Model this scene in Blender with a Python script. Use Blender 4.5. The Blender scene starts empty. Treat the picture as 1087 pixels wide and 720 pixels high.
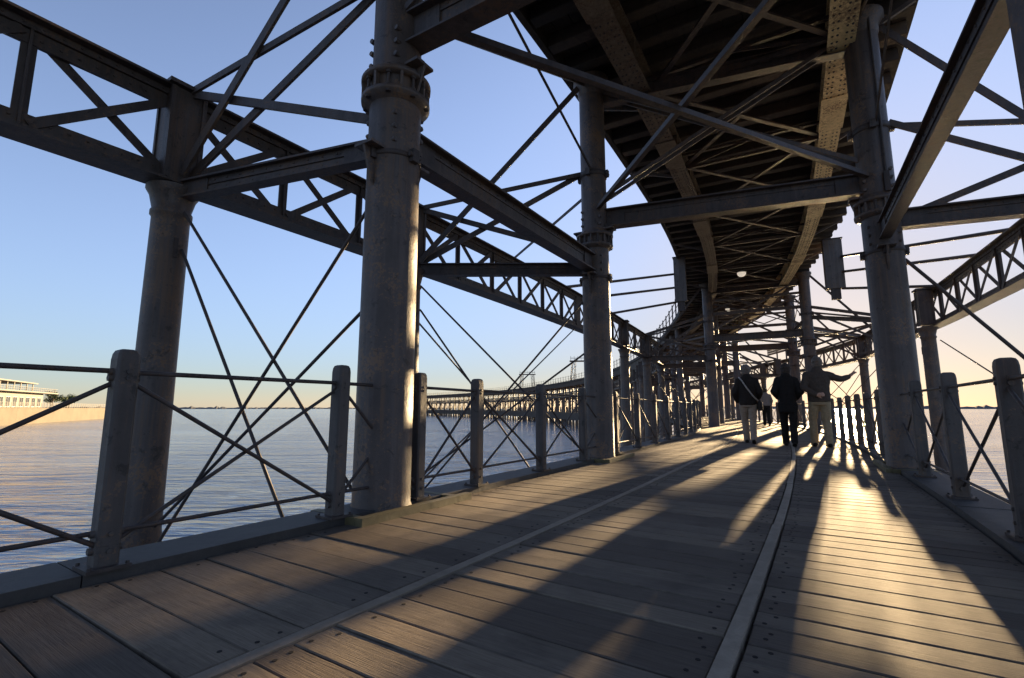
import bpy, bmesh, math, random
from mathutils import Vector, Matrix
random.seed(7)
sc = bpy.context.scene
COL = sc.collection
R = math.radians
V = Vector
Z = V((0, 0, 1))
EYE = 0.78
WATER = -2.5

# ------------------------------------------------------------------ path of the pier
KS = [(14, 1/150), (34, 1/72), (110, 1/190), (9999, 1/300)]
DS = 0.05
S_MIN, S_MAX = -40.0, 296.0
_f = [(-3.16, 0.34, R(34))]
_s = 0.0
while _s < S_MAX + 1:
    x, y, p = _f[-1]
    k = [kk for a, kk in KS if _s < a][0]
    p -= k*DS
    _f.append((x + math.sin(p)*DS, y + math.cos(p)*DS, p)); _s += DS
_b = [(-3.16, 0.34, R(34))]
_s = 0.0
while _s > S_MIN - 1:
    x, y, p = _b[-1]
    _b.append((x - math.sin(p)*DS, y - math.cos(p)*DS, p + DS/150)); _s -= DS

def frame(s):
    L = _f if s >= 0 else _b
    a = abs(s)/DS
    i = min(int(a), len(L)-2); w = a - i
    return [L[i][j]*(1-w) + L[i+1][j]*w for j in range(3)]
def P(s, t, z):
    x, y, p = frame(s)
    return V((x + t*math.cos(p), y - t*math.sin(p), z))
def tang(s):
    p = frame(s)[2]; return V((math.sin(p), math.cos(p), 0))
def norm(s):
    p = frame(s)[2]; return V((math.cos(p), -math.sin(p), 0))
def lerp(a, b, w): return a*(1-w) + b*w
def off(s):            # the iron work keeps straighter than the walkway round the bend
    pts = [(-99, 0), (15, 0), (20, .15), (24, .45), (28, .95), (33, .8), (44, 0), (999, 0)]
    for (a, u), (b, v) in zip(pts, pts[1:]):
        if a <= s <= b: return u + (v-u)*(s-a)/(b-a)
    return 0

# ------------------------------------------------------------------ mesh builder
class MB:
    def __init__(self):
        self.v = []; self.f = []; self.sm = []; self.uv = None; self.fa = []
    def add(self, vs, fs, smooth=False):
        o = len(self.v)
        self.v += [V(a) for a in vs]
        for f in fs:
            self.f.append([i+o for i in f]); self.sm.append(smooth)
    def obox(self, c, ax, ay, az):
        vs = [c + ax*i + ay*j + az*k for k in (-1, 1) for j in (-1, 1) for i in (-1, 1)]
        self.add(vs, [(0,2,3,1),(4,5,7,6),(0,1,5,4),(2,6,7,3),(0,4,6,2),(1,3,7,5)])
    def beam(self, p, q, w, h, up=Z, ch=0.0):
        p = V(p); q = V(q)
        d = (q-p)
        if d.length < 1e-5: return
        d.normalize()
        sx = d.cross(up)
        if sx.length < 1e-3: sx = d.cross(V((1, 0, 0)))
        sx.normalize(); uy = sx.cross(d).normalized()
        if ch <= 0:
            prof = [(-w/2,-h/2),(w/2,-h/2),(w/2,h/2),(-w/2,h/2)]
        else:
            a, b = w/2, h/2
            prof = [(-a+ch,-b),(a-ch,-b),(a,-b+ch),(a,b-ch),(a-ch,b),(-a+ch,b),(-a,b-ch),(-a,-b+ch)]
        n = len(prof)
        vs = [p + sx*a + uy*b for a, b in prof] + [q + sx*a + uy*b for a, b in prof]
        fs = [tuple(range(n))[::-1], tuple(range(n, 2*n))] + [(i, (i+1) % n, n+(i+1) % n, n+i) for i in range(n)]
        self.add(vs, fs)
    def ibeam(self, p, q, w, h, tf=.018, tw=.014, up=Z):
        p = V(p); q = V(q); d = (q-p).normalized()
        sx = d.cross(up).normalized(); uy = sx.cross(d).normalized()
        self.beam(p+uy*(h/2-tf/2), q+uy*(h/2-tf/2), w, tf, up)
        self.beam(p-uy*(h/2-tf/2), q-uy*(h/2-tf/2), w, tf, up)
        self.beam(p, q, tw, h-2*tf+.004, up)
    def tube(self, p, q, r, r2=None, n=10, caps=True):
        p = V(p); q = V(q); r2 = r if r2 is None else r2
        d = (q-p).normalized()
        a = d.cross(Z)
        if a.length < 1e-3: a = V((1, 0, 0))
        a.normalize(); b = d.cross(a).normalized()
        c = [(math.cos(2*math.pi*i/n), math.sin(2*math.pi*i/n)) for i in range(n)]
        vs = [p + (a*x + b*y)*r for x, y in c] + [q + (a*x + b*y)*r2 for x, y in c]
        self.add(vs, [(i, n+i, n+(i+1) % n, (i+1) % n) for i in range(n)], True)
        if caps:
            self.add(vs, [tuple(range(n)), tuple(range(2*n-1, n-1, -1))])
    def lathe(self, c, prof, n=32, smooth=True):
        c = V(c); vs = []; fs = []
        for r, z in prof:
            for i in range(n):
                t = 2*math.pi*i/n
                vs.append(c + V((r*math.cos(t), r*math.sin(t), z)))
        for k in range(len(prof)-1):
            for i in range(n):
                j = (i+1) % n
                fs.append((k*n+i, k*n+j, (k+1)*n+j, (k+1)*n+i))
        self.add(vs, fs, smooth)
        m = (len(prof)-1)*n
        self.add(vs[:n], [tuple(range(n))[::-1]]); self.add(vs[m:], [tuple(range(n))])
    def ell(self, c, rx, ry, rz, n=12, m=8, rot=None):
        c = V(c); vs = []; fs = []
        for k in range(m+1):
            ph = math.pi*k/m
            for i in range(n):
                t = 2*math.pi*i/n
                p = V((rx*math.sin(ph)*math.cos(t), ry*math.sin(ph)*math.sin(t), -rz*math.cos(ph)))
                if rot is not None: p = rot @ p
                vs.append(c+p)
        for k in range(m):
            for i in range(n):
                j = (i+1) % n
                fs.append((k*n+i, k*n+j, (k+1)*n+j, (k+1)*n+i))
        self.add(vs, fs, True)
    def rings(self, rings, n=16):           # rings: (cx,cy,cz,rx,ry)
        vs = []; fs = []
        for cx, cy, cz, rx, ry in rings:
            for i in range(n):
                t = 2*math.pi*i/n
                vs.append(V((cx+rx*math.cos(t), cy+ry*math.sin(t), cz)))
        for k in range(len(rings)-1):
            for i in range(n):
                j = (i+1) % n
                fs.append((k*n+i, k*n+j, (k+1)*n+j, (k+1)*n+i))
        m = (len(rings)-1)*n
        fs.append(tuple(range(n))[::-1]); fs.append(tuple(range(m, m+n)))
        self.add(vs, fs, True)
    def sweep(self, s0, s1, t0, t1, z0, z1, step=.5, sh=lambda s: 0):
        n = max(1, int(math.ceil((s1-s0)/step)))
        vs = []; fs = []
        for i in range(n+1):
            s = s0 + (s1-s0)*i/n; o = sh(s)
            vs += [P(s, t0+o, z0), P(s, t1+o, z0), P(s, t1+o, z1), P(s, t0+o, z1)]
        for i in range(n):
            a = 4*i; b = a+4
            for j in range(4):
                k = (j+1) % 4
                fs.append((a+j, b+j, b+k, a+k))
        fs.append((0, 1, 2, 3)); m = 4*n; fs.append((m+3, m+2, m+1, m))
        self.add(vs, fs)
    def mesh(self, name, origin=V((0, 0, 0))):
        me = bpy.data.meshes.new(name)
        me.from_pydata([tuple(a-origin) for a in self.v], [], self.f)
        me.polygons.foreach_set('use_smooth', self.sm)
        if self.uv:
            l = me.uv_layers.new(name='UVMap')
            l.data.foreach_set('uv', [c for u in self.uv for c in u])
        if self.fa:
            at = me.attributes.new('tint', 'FLOAT', 'FACE')
            at.data.foreach_set('value', self.fa)
        me.update()
        return me

def fixnorm(me):
    b = bmesh.new(); b.from_mesh(me)
    bmesh.ops.recalc_face_normals(b, faces=b.faces); b.to_mesh(me); b.free()

def tag(o, label=None, cat=None, group=None, kind=None):
    if label: o['label'] = label
    if cat: o['category'] = cat
    if group: o['group'] = group
    if kind: o['kind'] = kind
    return o
def thing(name, loc, label, cat, group=None):
    o = bpy.data.objects.new(name, None); COL.objects.link(o)
    o.location = loc; o.empty_display_size = .2
    return tag(o, label, cat, group)
def origin_of(o):
    p = V(o.location)
    while o.parent: o = o.parent; p += V(o.location)
    return p
def part(name, mb, mat, parent, kind=None, label=None):
    org = origin_of(parent)
    me = mb.mesh(name, org); fixnorm(me)
    me.materials.append(mat)
    o = bpy.data.objects.new(name, me); COL.objects.link(o); o.parent = parent
    return tag(o, label=label, kind=kind)
def solo(name, mb, mat, loc, label=None, cat=None, group=None, kind=None):
    loc = V(loc)
    me = mb.mesh(name, loc); fixnorm(me); me.materials.append(mat)
    o = bpy.data.objects.new(name, me); COL.objects.link(o); o.location = loc
    return tag(o, label, cat, group, kind)

# ------------------------------------------------------------------ materials
def newmat(name):
    m = bpy.data.materials.new(name); m.use_nodes = True
    nt = m.node_tree; b = nt.nodes['Principled BSDF']
    return m, nt, b
def N(nt, typ, **kw):
    n = nt.nodes.new(typ)
    for k, v in kw.items(): setattr(n, k, v)
    return n
def ramp(nt, fac, stops):
    r = N(nt, 'ShaderNodeValToRGB')
    while len(r.color_ramp.elements) < len(stops): r.color_ramp.elements.new(.5)
    for e, (p, c) in zip(r.color_ramp.elements, stops):
        e.position = p; e.color = (*c, 1) if len(c) == 3 else c
    nt.links.new(fac, r.inputs['Fac']); return r.outputs['Color']
def noise(nt, vec, scale, detail=4, rough=.6, dist=0):
    n = N(nt, 'ShaderNodeTexNoise'); n.inputs['Scale'].default_value = scale
    n.inputs['Detail'].default_value = detail; n.inputs['Roughness'].default_value = rough
    n.inputs['Distortion'].default_value = dist
    nt.links.new(vec, n.inputs['Vector']); return n.outputs['Fac']
def mapping(nt, vec, scale):
    m = N(nt, 'ShaderNodeMapping'); m.inputs['Scale'].default_value = scale
    nt.links.new(vec, m.inputs['Vector']); return m.outputs['Vector']
def mix(nt, fac, a, b, mode='MIX'):
    m = N(nt, 'ShaderNodeMix', data_type='RGBA', blend_type=mode)
    if isinstance(fac, float): m.inputs[0].default_value = fac
    else: nt.links.new(fac, m.inputs[0])
    for sock, val in ((m.inputs[6], a), (m.inputs[7], b)):
        if isinstance(val, tuple): sock.default_value = (*val, 1)
        else: nt.links.new(val, sock)
    return m.outputs[2]
def bump(nt, b, h, strength, dist):
    n = N(nt, 'ShaderNodeBump'); n.inputs['Strength'].default_value = strength
    n.inputs['Distance'].default_value = dist
    nt.links.new(h, n.inputs['Height']); nt.links.new(n.outputs['Normal'], b.inputs['Normal'])

def iron_mat(name, c0, c1, rust, rough=.55, amount=.62, spec=.4):
    m, nt, b = newmat(name)
    pos = N(nt, 'ShaderNodeNewGeometry').outputs['Position']
    n1 = noise(nt, pos, 3.0, 6, .65); n2 = noise(nt, pos, 38, 5, .7)
    st = noise(nt, mapping(nt, pos, (14, 14, .7)), 1.0, 4, .6)
    base = ramp(nt, n1, [(.3, c0), (.7, c1)])
    base = mix(nt, ramp(nt, st, [(.45, (0, 0, 0)), (.75, (.55, .55, .55))]), base, tuple(x*1.5+.008 for x in c1))
    a = N(nt, 'ShaderNodeMath', operation='MULTIPLY'); nt.links.new(n1, a.inputs[0]); nt.links.new(n2, a.inputs[1])
    rm = ramp(nt, a.outputs[0], [(amount*.45, (0, 0, 0)), (amount*.45+.05, (1, 1, 1))])
    base = mix(nt, rm, base, rust)
    s2 = noise(nt, mapping(nt, pos, (22, 22, .45)), 1.0, 5, .7, .3)
    n3 = noise(nt, pos, 1.3, 3, .5)
    m2 = N(nt, 'ShaderNodeMath', operation='MULTIPLY'); nt.links.new(s2, m2.inputs[0]); nt.links.new(n3, m2.inputs[1])
    base = mix(nt, ramp(nt, m2.outputs[0], [(.27, (0, 0, 0)), (.36, (.8, .8, .8))]), base, tuple(x*.75+y*.12 for x, y in zip(rust, c0)))
    n4 = noise(nt, pos, 9, 6, .75, .5)
    base = mix(nt, ramp(nt, n4, [(.58, (0, 0, 0)), (.63, (.65, .65, .65))]), base, tuple(x*.42 for x in c0))
    nt.links.new(base, b.inputs['Base Color'])
    rr = N(nt, 'ShaderNodeMapRange'); rr.inputs[3].default_value = rough-.12; rr.inputs[4].default_value = rough+.2
    nt.links.new(n2, rr.inputs[0]); nt.links.new(rr.outputs[0], b.inputs['Roughness'])
    b.inputs['Specular IOR Level'].default_value = spec
    hb = N(nt, 'ShaderNodeMath', operation='MULTIPLY_ADD'); nt.links.new(n4, hb.inputs[0]); hb.inputs[1].default_value = 1.6; nt.links.new(n2, hb.inputs[2])
    bump(nt, b, hb.outputs[0], .5, .006)
    return m
def plain_mat(name, c, rough=.7, var=.25, scale=8, bmp=.2, spec=.3):
    m, nt, b = newmat(name)
    tc = N(nt, 'ShaderNodeTexCoord').outputs['Object']
    n = noise(nt, tc, scale, 5, .6)
    lo = tuple(x*(1-var) for x in c); hi = tuple(min(1, x*(1+var)) for x in c)
    nt.links.new(ramp(nt, n, [(.3, lo), (.7, hi)]), b.inputs['Base Color'])
    b.inputs['Roughness'].default_value = rough
    b.inputs['Specular IOR Level'].default_value = spec
    if bmp: bump(nt, b, n, bmp, .01)
    return m

IRON = iron_mat('weathered_iron', (.048, .035, .031), (.072, .053, .046), (.13, .075, .045), .5, .66)
COLIRON = iron_mat('column_iron', (.062, .047, .042), (.098, .075, .066), (.17, .10, .06), .48, .62)
DARKIRON = iron_mat('dark_iron', (.042, .032, .03), (.064, .049, .045), (.10, .06, .04), .55, .7)
POST = iron_mat('post_paint', (.055, .047, .045), (.084, .072, .068), (.15, .10, .07), .55, .7)
SUNLIT_OCHRE = iron_mat('sunlit_girder_colour', (.58, .43, .21), (.7, .53, .27), (.22, .12, .06), .6, .62)  # sunlight thrown up from the water is put into this yellow
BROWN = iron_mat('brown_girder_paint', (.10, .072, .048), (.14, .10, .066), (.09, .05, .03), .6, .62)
PANEL = iron_mat('panel_paint', (.09, .078, .076), (.12, .105, .1), (.15, .10, .07), .55, .7)

def wood_deck_mat():
    m, nt, b = newmat('weathered_deck_planks')
    uv = N(nt, 'ShaderNodeUVMap', uv_map='UVMap').outputs['UV']
    at = N(nt, 'ShaderNodeAttribute', attribute_name='tint').outputs['Fac']
    grain = noise(nt, mapping(nt, uv, (2.2, 70, 1)), 1.0, 6, .7, .4)
    fine = noise(nt, mapping(nt, uv, (8, 260, 1)), 1.0, 3, .6)
    blot = noise(nt, uv, 3.2, 4, .6)
    c = ramp(nt, grain, [(.15, (.118, .100, .084)), (.5, (.175, .15, .127)), (.85, (.235, .203, .172))])
    tint = ramp(nt, at, [(0, (.66, .62, .6)), (.5, (.95, .92, .88)), (1, (1.2, 1.13, 1.02))])
    c = mix(nt, 1.0, c, tint, 'MULTIPLY')
    c = mix(nt, ramp(nt, blot, [(.48, (0, 0, 0)), (.75, (.75, .75, .75))]), c, (.085, .07, .06))
    c = mix(nt, ramp(nt, fine, [(.3, (.5, .5, .5)), (.5, (0, 0, 0))]), c, (.05, .038, .03))
    nt.links.new(c, b.inputs['Base Color'])
    b.inputs['Roughness'].default_value = .8
    b.inputs['Specular IOR Level'].default_value = .13
    ad = N(nt, 'ShaderNodeMath', operation='ADD'); nt.links.new(grain, ad.inputs[0]); nt.links.new(fine, ad.inputs[1])
    bump(nt, b, ad.outputs[0], .45, .003)
    return m
DECKWOOD = wood_deck_mat()
def wood_mat(name, c0, c1, rough=.7, vary=False):
    m, nt, b = newmat(name)
    tc = N(nt, 'ShaderNodeNewGeometry').outputs['Position']
    n = noise(nt, mapping(nt, tc, (9, 9, 9)), 1.0, 8, .75, .6)
    n2 = noise(nt, tc, 1.1, 3)
    c = ramp(nt, n, [(.3, c0), (.7, c1)])
    c = mix(nt, ramp(nt, n2, [(.4, (0, 0, 0)), (.7, (.5, .5, .5))]), c, tuple(x*.55 for x in c0))
    oi = N(nt, 'ShaderNodeObjectInfo')
    c = mix(nt, 1.0, c, ramp(nt, oi.outputs['Random'], [(0, (.6, .58, .56)), (.6, (1.1, 1.05, 1.0)), (1, (1.9, 1.75, 1.55))]), 'MULTIPLY') if vary else c
    nt.links.new(c, b.inputs['Base Color']); b.inputs['Roughness'].default_value = rough
    bump(nt, b, n, .5, .01)
    return m
STRIPWOOD = wood_mat('batten_wood', (.17, .135, .10), (.30, .24, .18))
PALEWOOD = wood_mat('pale_batten_wood', (.21, .175, .135), (.38, .32, .25))
MOSSWOOD = wood_mat('mossy_wood', (.10, .085, .04), (.20, .165, .085))
KERBWOOD = wood_mat('kerb_wood', (.042, .036, .034), (.072, .063, .057))
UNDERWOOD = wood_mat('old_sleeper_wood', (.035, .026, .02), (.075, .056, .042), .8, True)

def water_mat():
    m, nt, b = newmat('river_water')
    pos = N(nt, 'ShaderNodeNewGeometry').outputs['Position']
    b.inputs['Base Color'].default_value = (.10, .145, .2, 1)
    b.inputs['Roughness'].default_value = .09
    b.inputs['IOR'].default_value = 1.45
    rot = N(nt, 'ShaderNodeMapping'); rot.inputs['Rotation'].default_value = (0, 0, R(-12)); rot.inputs['Scale'].default_value = (.36, 1.35, 1)
    nt.links.new(pos, rot.inputs['Vector'])
    a = noise(nt, rot.outputs['Vector'], .55, 3, .5, .7)
    c = noise(nt, rot.outputs['Vector'], 2.4, 4, .55, .7)
    mm = N(nt, 'ShaderNodeMath', operation='MULTIPLY_ADD'); nt.links.new(c, mm.inputs[0]); mm.inputs[1].default_value = .42
    nt.links.new(a, mm.inputs[2])
    big = noise(nt, rot.outputs['Vector'], .06, 3, .5, .8)
    mr = N(nt, 'ShaderNodeMapRange'); mr.inputs[1].default_value = .35; mr.inputs[2].default_value = .65; mr.inputs[3].default_value = .45; mr.inputs[4].default_value = 1.15
    nt.links.new(big, mr.inputs[0])
    ml = N(nt, 'ShaderNodeMath', operation='MULTIPLY'); nt.links.new(mm.outputs[0], ml.inputs[0]); nt.links.new(mr.outputs[0], ml.inputs[1])
    bump(nt, b, ml.outputs[0], 1.0, .3)
    return m
WATERM = water_mat()

# ------------------------------------------------------------------ setting: water, shore
mb = MB()
nseg = 96
rad = [0.5, 8, 20, 50, 120, 300, 800, 2000, 7000]
vs = [V((0, 0, WATER))]; fs = []
for r in rad:
    for i in range(nseg):
        t = 2*math.pi*i/nseg; vs.append(V((r*math.cos(t), r*math.sin(t), WATER)))
for i in range(nseg): fs.append((0, 1+i, 1+(i+1) % nseg))
for k in range(len(rad)-1):
    for i in range(nseg):
        j = (i+1) % nseg
        fs.append((1+k*nseg+i, 1+(k+1)*nseg+i, 1+(k+1)*nseg+j, 1+k*nseg+j))
mb.add(vs, fs)
solo('water', mb, WATERM, (0, 0, WATER), kind='structure')

SHORE = plain_mat('far_shore_land', (.075, .08, .085), .9, .3, .01, 0)
def shore(a0, a1, rad0, h, seed):
    rnd = random.Random(seed); mb = MB(); vs = []; fs = []
    n = 220
    hh = [h*(.55+.45*rnd.random()) + (h*1.1*rnd.random() if rnd.random() < .08 else 0) for _ in range(n+1)]
    for i in range(n+1):
        a = R(a0+(a1-a0)*i/n); d = V((math.sin(a), math.cos(a), 0))
        vs += [d*rad0 + V((0, 0, WATER-1)), d*(rad0+60) + V((0, 0, WATER+hh[i])), d*(rad0+500)+V((0, 0, WATER+hh[i]*.9)), d*(rad0+600)+V((0, 0, WATER-1))]
    for i in range(n):
        for j in range(3):
            fs.append((4*i+j, 4*i+4+j, 4*i+5+j, 4*i+1+j))
    mb.add(vs, fs); return solo('far_shore', mb, SHORE, (0, 0, WATER), kind='structure')
shore(-60, -8, 2600, 9, 1)
shore(22, 75, 3000, 15, 2)

# ------------------------------------------------------------------ boardwalk
S0, S1 = -10.0, 290.0
mb = MB(); mb.uv = []
nails = MB()
lanes = [(0.0, 1.176), (1.244, 2.451), (2.519, 3.60)]
def plank(s, w, t0, t1, gap, far=False):
    rnd = random.random(); u0 = random.random()*60; v0 = random.random()*60
    z = .0 + random.uniform(-.003, .002)
    a = s; b = s+w-gap
    sk0 = random.uniform(-.006, .006)
    c = .004
    tt = [t0+random.uniform(0, .006), t1-random.uniform(0, .006)]
    zb = z - .05
    top = [P(a+c+sk0, tt[0]+c, z), P(a+c-sk0, tt[1]-c, z), P(b-c-sk0, tt[1]-c, z), P(b-c+sk0, tt[0]+c, z)]
    mid = [P(a+sk0, tt[0], z-c), P(a-sk0, tt[1], z-c), P(b-sk0, tt[1], z-c), P(b+sk0, tt[0], z-c)]
    vs = top+mid; fs = [(0, 1, 2, 3)]+[(i, 4+i, 4+(i+1) % 4, (i+1) % 4) for i in range(4)]
    if not far:
        bot = [V((q.x, q.y, zb)) for q in mid]; vs += bot
        fs += [(4+i, 8+i, 8+(i+1) % 4, 4+(i+1) % 4) for i in range(4)]
    fs = [tuple(reversed(f)) for f in fs]
    L = tt[1]-tt[0]
    U = [(u0, v0), (u0+L, v0), (u0+L, v0+w), (u0, v0+w)]
    U = U+U+U
    o = len(mb.v)
    mb.add(vs, fs)
    for f in fs:
        mb.fa.append(rnd)
        for i in f: mb.uv.append(U[i])
    if s < 14 and s > -2:
        for tq in (tt[0]+.055, tt[1]-.055):
            for sq in (a+w*.27, b-w*.27):
                if random.random() < .22: continue
                q = P(sq+random.uniform(-.014, .014), tq+random.uniform(-.022, .022), z)
                nails.tube(q-Z*.004, q+Z*.0012, .0095, .0085, 8)
for li, (t0, t1) in enumerate(lanes):
    s = S0 + li*.07
    while s < 70:
        w = random.choice([.2, .205, .205, .21, .19, .225]) if li == 0 else random.choice([.14, .15, .165, .15, .18, .2]); gap = random.choice([.006, .007, .007, .009, .016])
        plank(s, w, t0, t1, gap); s += w
    while s < S1:
        plank(s, .8, t0, t1, .012, True); s += .8
me = mb.mesh('boardwalk'); me.materials.append(DECKWOOD)
board = bpy.data.objects.new('boardwalk', me); COL.objects.link(board); tag(board, kind='structure')
part('nail_heads', nails, plain_mat('nail_rust', (.012, .009, .008), .8, .3, 40, 0), board, kind='stuff')
jo = MB()
for t in (.08, 1.0, 1.21, 1.4, 2.3, 2.485, 2.7, 3.52): jo.sweep(S0, S1, t-.05, t+.05, -.27, -.056, 1.0)
s = S0
while s < 120:
    jo.sweep(s, s+.14, -.34, 3.94, -.5, -.275, .2); s += 2.2
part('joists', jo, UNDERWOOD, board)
# raised timber strips between the lanes
def strip(t, label, mat):
    m_ = MB(); s = -6.0
    while s < 110:
        e = min(s + random.choice([2.1, 2.7, 3.2]), 110)
        j = random.uniform(-.006, .006)
        m_.sweep(s+.003, e-.003, t-.027+j, t+.027+j, -.045, .005+random.uniform(-.003, .003), .4); s = e
    o = solo('timber_strip', m_, mat, P(2, t, 0), label, 'timber strip', 'timber strips along the boardwalk')
strip(1.21, 'narrow raised timber strip between the left and middle lanes of planks', STRIPWOOD)
strip(2.485, 'pale curving timber strip from the lower right to the feet of the walker in black', PALEWOOD)
# kerbs
def kerb(t0, t1):
    m_ = MB(); s = S0
    while s < S1:
        e = min(s+4.1, S1); m_.sweep(s+.003, e-.003, t0, t1, -.30, .045+random.uniform(-.003, .003), .5); s = e
    return solo('kerb', m_, KERBWOOD, P(2, t0, 0), kind='structure')
kerb(-.36, -.012); kerb(3.612, 3.98)

# ------------------------------------------------------------------ railings
def make_railing(side, posts, label):
    tc = -.075 if side < 0 else 3.735
    th = thing('railing', P(posts[2], tc, .045), label, 'railing', 'railings along the boardwalk')
    far = MB(); cap = 100
    for i, s in enumerate(posts):
        c = P(s, tc, 0); a = tang(s); n = norm(s)
        jit = random.uniform(-.008, .008)
        top = 1.075 + random.uniform(-.012, .012)
        near = s < 16
        m_ = MB() if i < cap else far
        lean = a*random.uniform(-.006, .006) + n*random.uniform(-.006, .006)
        if s < 40:
            hw, hd, ch = .047, .052, .011
            def ring(z, k=1.0):
                pr = [(-hw+ch,-hd),(hw-ch,-hd),(hw,-hd+ch),(hw,hd-ch),(hw-ch,hd),(-hw+ch,hd),(-hw,hd-ch),(-hw,-hd+ch)]
                return [c + a*(x*k) + n*(y*(k if k < 1 else 1)) + lean*z + Z*z for x, y in pr]
            zs = [(.045, 1), (top-.05, 1), (top-.022, .93), (top-.006, .78), (top, .5)]
            rr = [ring(z, k) for z, k in zs]
            vs = [v for r_ in rr for v in r_]; fs = [(k*8+q, k*8+(q+1) % 8, k*8+8+(q+1) % 8, k*8+8+q) for k in range(len(zs)-1) for q in range(8)]
            fs.append(tuple(range(len(vs)-8, len(vs))))
            m_.add(vs, fs)
        else:
            m_.beam(c+Z*.045, c+Z*top, .11, .12, up=n)
        if near:
            for zz in (.955, .925, .205, .13):
                for sg in (-1, 1):
                    q = c+a*.04*sg+Z*zz; m_.tube(q, q+a*.024*sg, .02, .017, 6)
                    q = c+n*.045*sg+Z*zz; m_.tube(q, q+n*.017*sg, .013, .011, 6)
        if i < cap:
            po = part('post', m_, POST, th)
            if near:
                bp = MB(); bp.obox(c+Z*.055, a*.085, n*.085, Z*.008)
                for x in (-1, 1):
                    for y in (-1, 1):
                        q = c+a*.071*x+n*.072*y+Z*.063; bp.tube(q, q+Z*.012, .009, .008, 6)
                part('base_plate', bp, DARKIRON, po)
    part('distant_posts', far, POST, th, kind='stuff')
    tr, br, cb = MB(), MB(), MB()
    cnt = 0
    for i, (s, e) in enumerate(zip(posts, posts[1:])):
        p0, p1 = P(s, tc, 0), P(e, tc, 0); n = norm(s)
        sag = random.uniform(-.008, .008)
        lst = [('top_rail', p0+Z*(.955), p1+Z*(.955+sag), .0125), ('bottom_rail', p0+Z*.205, p1+Z*(.205+sag), .0115)]
        d1 = [('cross_brace', p0+Z*.925+n*.012, p1+Z*.13+n*.012, .0115), ('cross_brace', p0+Z*.13-n*.012, p1+Z*.925-n*.012, .0115)]
        for nm, a_, b_, r_ in lst + d1:
            if (nm != 'cross_brace' and i < cap) or (nm == 'cross_brace' and i < cap//2):
                m_ = MB(); m_.tube(a_, b_, r_, n=8 if s < 15 else 5); part(nm, m_, DARKIRON, th)
            else:
                (tr if nm == 'top_rail' else br if nm == 'bottom_rail' else cb).tube(a_, b_, r_, n=4)
    part('distant_rails', tr, DARKIRON, th, kind='stuff'); part('distant_bottom_rails', br, DARKIRON, th, kind='stuff')
    part('distant_braces', cb, DARKIRON, th, kind='stuff')
    return th
pl = [-1.5, -.2, 1.1, 2.39, 3.66, 4.46, 5.29, 6.61, 7.9, 9.3]
while pl[-1] < S1-1.5: pl.append(pl[-1]+1.34)
pr = [-1.6, -.2, 1.2, 2.6, 4.0, 5.36, 6.81, 8.25, 9.7]
while pr[-1] < S1-1.5: pr.append(pr[-1]+1.34)
make_railing(-1, pl, 'grey post railing with crossed rods along the left edge of the boardwalk')
make_railing(1, pr, 'grey post railing with crossed rods along the right edge of the boardwalk')

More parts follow.
